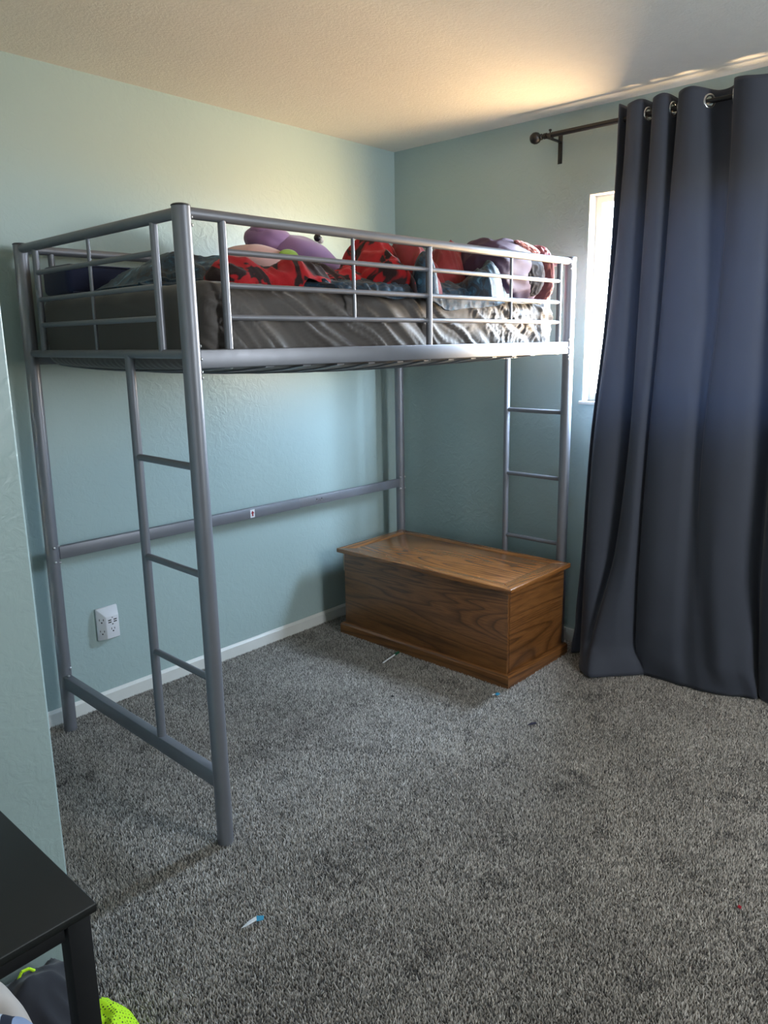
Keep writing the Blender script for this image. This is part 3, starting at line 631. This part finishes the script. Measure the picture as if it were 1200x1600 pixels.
# control columns: (y, x) of the cloth at five heights, from the hem at the window side rightwards
HZ = [2.462, 2.15, 1.62, 1.07, .55, .14, .012]
COLS = [
 [(-1.350,-.085),(-1.345,-.085),(-1.330,-.09),(-1.288,-.10),(-1.268,-.10),(-1.240,-.10),(-1.225,-.10)],
 [(-1.366,-.125),(-1.362,-.12),(-1.347,-.13),(-1.305,-.14),(-1.290,-.15),(-1.268,-.15),(-1.255,-.15)],
 [(-1.384,-.065),(-1.384,-.07),(-1.362,-.09),(-1.318,-.11),(-1.305,-.12),(-1.300,-.12),(-1.295,-.12)],
 [(-1.404,-.130),(-1.400,-.14),(-1.376,-.155),(-1.336,-.17),(-1.325,-.185),(-1.325,-.20),(-1.330,-.21)],
 [(-1.440,-.138),(-1.440,-.145),(-1.425,-.165),(-1.392,-.18),(-1.370,-.20),(-1.350,-.23),(-1.352,-.262)],
 [(-1.470,-.115),(-1.478,-.12),(-1.472,-.13),(-1.455,-.15),(-1.420,-.175),(-1.375,-.245),(-1.378,-.30)],
 [(-1.492,-.055),(-1.498,-.07),(-1.490,-.09),(-1.482,-.105),(-1.445,-.13),(-1.398,-.24),(-1.420,-.335)],
 [(-1.512,-.128),(-1.512,-.14),(-1.509,-.155),(-1.502,-.165),(-1.470,-.185),(-1.430,-.27),(-1.462,-.345)],
 [(-1.548,-.142),(-1.550,-.15),(-1.550,-.165),(-1.545,-.18),(-1.530,-.20),(-1.500,-.25),(-1.530,-.275)],
 [(-1.576,-.115),(-1.580,-.13),(-1.580,-.145),(-1.565,-.16),(-1.558,-.175),(-1.555,-.20),(-1.590,-.215)],
 [(-1.592,-.055),(-1.594,-.065),(-1.590,-.085),(-1.574,-.10),(-1.568,-.12),(-1.575,-.15),(-1.620,-.175)],
 [(-1.618,-.128),(-1.612,-.135),(-1.604,-.145),(-1.586,-.155),(-1.580,-.165),(-1.592,-.17),(-1.650,-.165)],
 [(-1.665,-.145),(-1.668,-.15),(-1.670,-.162),(-1.660,-.175),(-1.655,-.19),(-1.665,-.185),(-1.720,-.165)],
 [(-1.708,-.115),(-1.720,-.13),(-1.735,-.145),(-1.735,-.16),(-1.735,-.175),(-1.750,-.18),(-1.780,-.170)],
 [(-1.750,-.055),(-1.770,-.085),(-1.790,-.11),(-1.780,-.13),(-1.780,-.15),(-1.800,-.16),(-1.830,-.165)],
 [(-1.800,-.052),(-1.815,-.08),(-1.822,-.11),(-1.805,-.13),(-1.815,-.15),(-1.850,-.165),(-1.880,-.165)],
 [(-1.830,-.128),(-1.840,-.13),(-1.838,-.138),(-1.822,-.15),(-1.845,-.16),(-1.895,-.165),(-1.925,-.158)],
 [(-1.890,-.148),(-1.895,-.15),(-1.900,-.155),(-1.895,-.165),(-1.910,-.175),(-1.955,-.175),(-1.985,-.142)],
 [(-1.945,-.120),(-1.955,-.13),(-1.965,-.14),(-1.970,-.15),(-1.980,-.155),(-2.010,-.15),(-2.040,-.115)],
 [(-1.985,-.055),(-2.000,-.08),(-2.010,-.10),(-2.020,-.115),(-2.035,-.12),(-2.060,-.12),(-2.090,-.100)]]
k = 0
y_ = -2.03
while y_ > -3.0:                                   # the rest of the panel, outside the frame, waves on evenly
    for dx, dy in ((-.055, 0), (-.13, -.03), (-.148, -.08), (-.118, -.13), (-.055, -.165)):
        COLS.append([(y_+dy-.008*q, dx*(1-.05*q)-.012*q*(q < 5)) for q in range(7)])
    y_ -= .205
def catmull(P, t):
    n = len(P)-1; i = min(n-1, int(t)); f = t-i
    p0, p1, p2, p3 = (P[max(0, i-1)], P[i], P[i+1], P[min(n, i+2)])
    return tuple(.5*((2*b_)+(-a_+c_)*f+(2*a_-5*b_+4*c_-d_)*f*f+(-a_+3*b_-3*c_+d_)*f**3) for a_, b_, c_, d_ in zip(p0, p1, p2, p3))
def curtain():
    t = thing('curtain', 'dark slate blue grommet blackout curtain hanging to the carpet', 'curtain', (-.12, -2.0, 0))
    nz = 150; sub = 14; nc = (len(COLS)-1)*sub; lev = []
    zs = [2.462-(2.462-.012)*(1-(1-i/nz)) for i in range(nz+1)]
    hz = HZ
    rows = []
    for z in zs:
        k = 0
        while k < len(hz)-2 and z < hz[k+1]: k += 1
        f = (hz[k]-z)/(hz[k]-hz[k+1]); rows.append(k+f)
    colcurves = [[catmull(c, r_) for r_ in rows] for c in COLS]
    P = []; 
    for ci in range(nc+1):
        tt = ci/sub; row = []
        for zi, z in enumerate(zs):
            line = [cc[zi] for cc in (colcurves[max(0, min(len(COLS)-1, int(tt)+d))] for d in (-1, 0, 1, 2))] if int(tt) < len(COLS)-1 else None
            if line is None: y, x = colcurves[-1][zi]
            else:
                f = tt-int(tt); p0, p1, p2, p3 = line
                y, x = tuple(.5*((2*b_)+(-a_+c_)*f+(2*a_-5*b_+4*c_-d_)*f*f+(-a_+3*b_-3*c_+d_)*f**3) for a_, b_, c_, d_ in zip(p0, p1, p2, p3))
            w_ = smoothstep(.6, 0, z)
            x += w_*.012*mn.noise(Vector((y*6, z*7, 3)))+.0025*mn.noise(Vector((y*9, z*2.2, 1)))
            zz = z + (.006*math.sin(tt*1.7) if z > 2.4 else 0)
            row.append((min(x, -.02), y, max(zz, .012)))
        P.append(row)
    # crossing points of the cloth with the rod are the grommets
    gz = min(range(nz+1), key=lambda i: abs(zs[i]-RZ)); G = []
    for ci in range(nc):
        a_, b_ = P[ci][gz], P[ci+1][gz]
        if (a_[0]-RX)*(b_[0]-RX) < 0:
            f = (RX-a_[0])/(b_[0]-a_[0]); c_ = Vector((RX, a_[1]+(b_[1]-a_[1])*f, RZ)); d_ = Vector((b_[0]-a_[0], b_[1]-a_[1], 0)).normalized(); G.append((c_, Vector((-d_.y, d_.x, 0)), a_[1]))
    G = [g for g in G if g[0].y < -1.47]
    def keep(i, j):
        p = Vector(P[i][j]); q = Vector(P[i+1][min(nz, j+1)]); c_ = (p+q)/2
        return not (abs(c_.z-RZ) < .03 and any((c_-g[0]).length < .0225 for g in G))
    o = grid_obj('curtain_panel', P, 'curtain', t, thick=.0025, keep=keep)
    for c_, n_, _ in G:
        m = MB(); R_, r_ = .0235, .0045; a_ = Vector((0, 0, 1)); b_ = n_.cross(a_).normalized(); nn = 28; mm = 8; vs = []; fs = []
        for i in range(nn):
            th = 2*PI*i/nn; e1 = math.cos(th)*a_+math.sin(th)*b_
            for j in range(mm): ph = 2*PI*j/mm; vs.append(tuple(c_+e1*(R_+r_*1.25*math.cos(ph))+n_*r_*.8*math.sin(ph)))
        for i in range(nn):
            for j in range(mm): fs.append((i*mm+j, ((i+1) % nn)*mm+j, ((i+1) % nn)*mm+(j+1) % mm, i*mm+(j+1) % mm))
        m.add(vs, fs).build('grommet', 'chrome', t, smooth=True)
curtain()

# ------------------------------------------------------------------ outlets on the back wall
t = thing('outlet_tap', 'white plug-in outlet tap with charging slots above the baseboard', 'outlet', (-1.873, 0, .37))
x0, x1, z0, z1 = -1.921, -1.827, .302, .441; d_ = .042; ins = .026
vs = [(x0, -.002, z0), (x1, -.002, z0), (x1, -.002, z1), (x0, -.002, z1), (x0, -.012, z0), (x1, -.012, z0), (x1, -.012, z1), (x0, -.012, z1), (x0+ins, -d_, z0+.008), (x1-.012, -d_, z0+.008), (x1-.012, -d_, z1-.034), (x0+ins, -d_, z1-.034)]
MB().add(vs, [(0,1,2,3)]+[(i, (i+1) % 4, 4+(i+1) % 4, 4+i) for i in range(4)]+[(4+i, 4+(i+1) % 4, 8+(i+1) % 4, 8+i) for i in range(4)]+[(8, 9, 10, 11)]).build('housing', 'white', t, bevel=.003)
fx = (x0+ins+x1-.012)/2
def slot(x, z, w_, h_): MB().box((x-w_/2, -d_-.0007, z-h_/2), (x+w_/2, -d_+.001, z+h_/2)).build('socket_slot', 'hole', t)
for dx in (-.012, .012):
    for z in (.390, .381): slot(fx+dx, z, .014, .0045)
for dx, h_ in ((-.0065, .009), (.0065, .008)): slot(fx+dx, .352, .0025, h_)
slot(fx, .341, .006, .0055); slot(fx, .371, .006, .004); slot(fx, .400, .005, .003)
n_ = Vector((-(d_-.012), -ins, 0)).normalized()
for z in (.395, .345):
    for u, dz, sx, sz in ((.3, 0, .0025, .008), (.72, 0, .0025, .008), (.52, -.012, .0055, .0055)):
        c_ = Vector((x0+ins*u, -.012-(d_-.012)*u, z+dz)); tx = Vector((ins, -(d_-.012), 0)).normalized()
        m = MB(); m.add([tuple(c_+tx*sx*a_+Vector((0, 0, sz*b_/2))+n_*o_) for o_ in (-.0006, .0009) for a_, b_ in ((-.5, -1), (.5, -1), (.5, 1), (-.5, 1))], [(0,1,2,3),(4,5,6,7),(0,1,5,4),(1,2,6,5),(2,3,7,6),(3,0,4,7)]); m.build('socket_slot', 'hole', t)
t = thing('wall_plate', 'ivory outlet cover mostly hidden behind the left end of the chest', 'outlet', (-.435, 0, .31))
MB().box((-.472, -.006, .262), (-.400, -.0002, .378)).build('cover_plate', 'plate', t, bevel=.002)
for z in (.298, .342): MB().lathe((-.436, -.006, z), (0, -1, 0), [(.016, 0), (.016, .0015), (.014, .002)], 20).build('socket', 'plate', t)

# ------------------------------------------------------------------ black desk
DZ = .73; dc = (-2.902, -1.975)
t = thing('desk', 'black rectangular desk with square tube legs at lower left', 'desk', (-3.3, -1.75, 0))
MB().box((-4.0, dc[1], DZ-.014), (dc[0], dc[1]+.54, DZ)).build('desk_top', 'desk', t, bevel=.002)
for x in (dc[0]-.024, -3.975):
    for y in (dc[1]+.024, dc[1]+.516): MB().box((x-.0165, y-.0165, .001), (x+.0165, y+.0165, DZ-.0145)).build('leg', 'deskleg', t, bevel=.002)
for y in (dc[1]+.024, dc[1]+.516): MB().box((-3.956, y-.012, DZ-.042), (dc[0]-.044, y+.012, DZ-.0145)).build('apron', 'deskleg', t, bevel=.002)
for x in (dc[0]-.025, -3.975): MB().box((x-.012, dc[1]+.043, DZ-.042), (x+.012, dc[1]+.497, DZ-.0145)).build('apron', 'deskleg', t, bevel=.002)

# ------------------------------------------------------------------ clothes on the floor under the desk
o = heap('black_trousers', 'blackcloth', -3.04, -2.64, -1.72, -1.405, [(-2.85, -1.50, .13, .12, .23, 0), (-2.775, -1.48, .09, .10, .15, .2), (-2.89, -1.56, .13, .13, .22, 0)], .014, .022, 9, 51)
tag(o, 'black cloth garment heaped on the carpet behind the desk leg', 'trousers')
o = heap('neon_jersey', 'neonmesh', -2.84, -2.62, -1.70, -1.42, [(-2.735, -1.54, .085, .10, .10, .4)], .014, .012, 14, 61, cut=.004)
tag(o, 'neon yellow green mesh jersey lying right of the desk leg', 'jersey')
trousers = bpy.data.objects['black_trousers']; m = MB(); pts = [(-2.874, -1.505, .250), (-2.870, -1.503, .272), (-2.860, -1.50, .284), (-2.846, -1.50, .282), (-2.836, -1.50, .270)]
for p_, q_ in zip(pts, pts[1:]): m.tube(p_, q_, .0032, 8)
m.build('drawstring', 'neon', trousers, smooth=True)['label'] = 'neon yellow drawstring'
o = heap('white_shirt', 'whitecloth', -3.15, -2.84, -1.70, -1.42, [(-2.955, -1.56, .10, .11, .36, 0), (-3.05, -1.56, .1, .1, .36, 0)], .016, .014, 7, 71)
tag(o, 'off-white cotton shirt on top of the clothes under the desk', 'shirt')
o = heap('striped_towel', 'stripe', -3.14, -2.84, -1.80, -1.56, [(-2.96, -1.67, .095, .09, .33, 0), (-3.03, -1.68, .09, .09, .31, 0)], .018, .008, 7, 81)
tag(o, 'blue and white striped towel in front of the off-white shirt', 'towel')

# ------------------------------------------------------------------ small litter on the carpet
CZ = .014
t = thing('lollipop_stick', 'thin white stick with green end in front of the chest', 'stick', (-.78, -.62, CZ))
MB().tube((-.842, -.632, CZ+.001), (-.735, -.612, CZ+.001), .0035, 10).build('stick', 'paper', t); MB().tube((-.735, -.612, CZ+.001), (-.70, -.606, CZ+.001), .006, 10).build('wrapper', 'green_scrap', t)
def scrap(name, label, cat, c, parts):
    t = thing(name, label, cat, (c[0], c[1], CZ))
    for nm, mat, poly in parts:
        m = MB(); n = len(poly); vs = [(c[0]+x, c[1]+y, CZ+z) for x, y, z in poly]+[(c[0]+x, c[1]+y, CZ+z+.0012) for x, y, z in poly]
        m.add(vs, [tuple(range(n))[::-1], tuple(range(n, 2*n))]+[(i, (i+1) % n, n+(i+1) % n, n+i) for i in range(n)]); m.build(nm, mat, t, smooth=False)
scrap('candy_wrapper', 'white and teal twisted paper scrap near the bottom of the picture', 'wrapper', (-2.285, -1.49),
   [('white_half', 'paper', [(-.034, .010, 0), (-.022, .001, .004), (.006, -.006, .008), (.012, .004, .010), (-.006, .010, .006)]), ('teal_half', 'teal_scrap', [(.004, -.007, .006), (.022, -.014, .003), (.030, -.006, .006), (.014, .005, .010)])])
scrap('blue_scrap', 'tiny light blue scrap in front of the chest corner', 'scrap', (-.769, -1.232),
   [('blue_half', 'teal_scrap', [(-.008, -.008, 0), (.010, -.012, .002), (.012, .004, .004), (-.006, .006, .002)]), ('white_half', 'paper', [(-.018, .008, 0), (-.006, .002, .003), (-.002, .008, .003), (-.014, .014, 0)])])
scrap('dark_scrap', 'small dark purple scrap on the open carpet right of the chest', 'scrap', (-.896, -1.486),
   [('scrap_piece', 'dark_scrap', [(-.018, .010, 0), (-.006, -.006, .003), (.016, -.014, .001), (.020, -.004, .003), (.004, .006, .004)])])
scrap('black_speck', 'tiny black speck on the carpet in front of the chest', 'scrap', (-1.0736, -.899), [('scrap_piece', 'hole', [(-.006, -.005, 0), (.006, -.006, 0), (.007, .004, .002), (-.004, .006, .002)])])
scrap('red_speck', 'tiny red speck on the carpet at the right edge', 'scrap', (-1.3936, -2.4376), [('scrap_piece', 'red_scrap', [(-.006, -.004, 0), (.006, -.004, 0), (.006, .004, .002), (-.005, .004, .002)])])
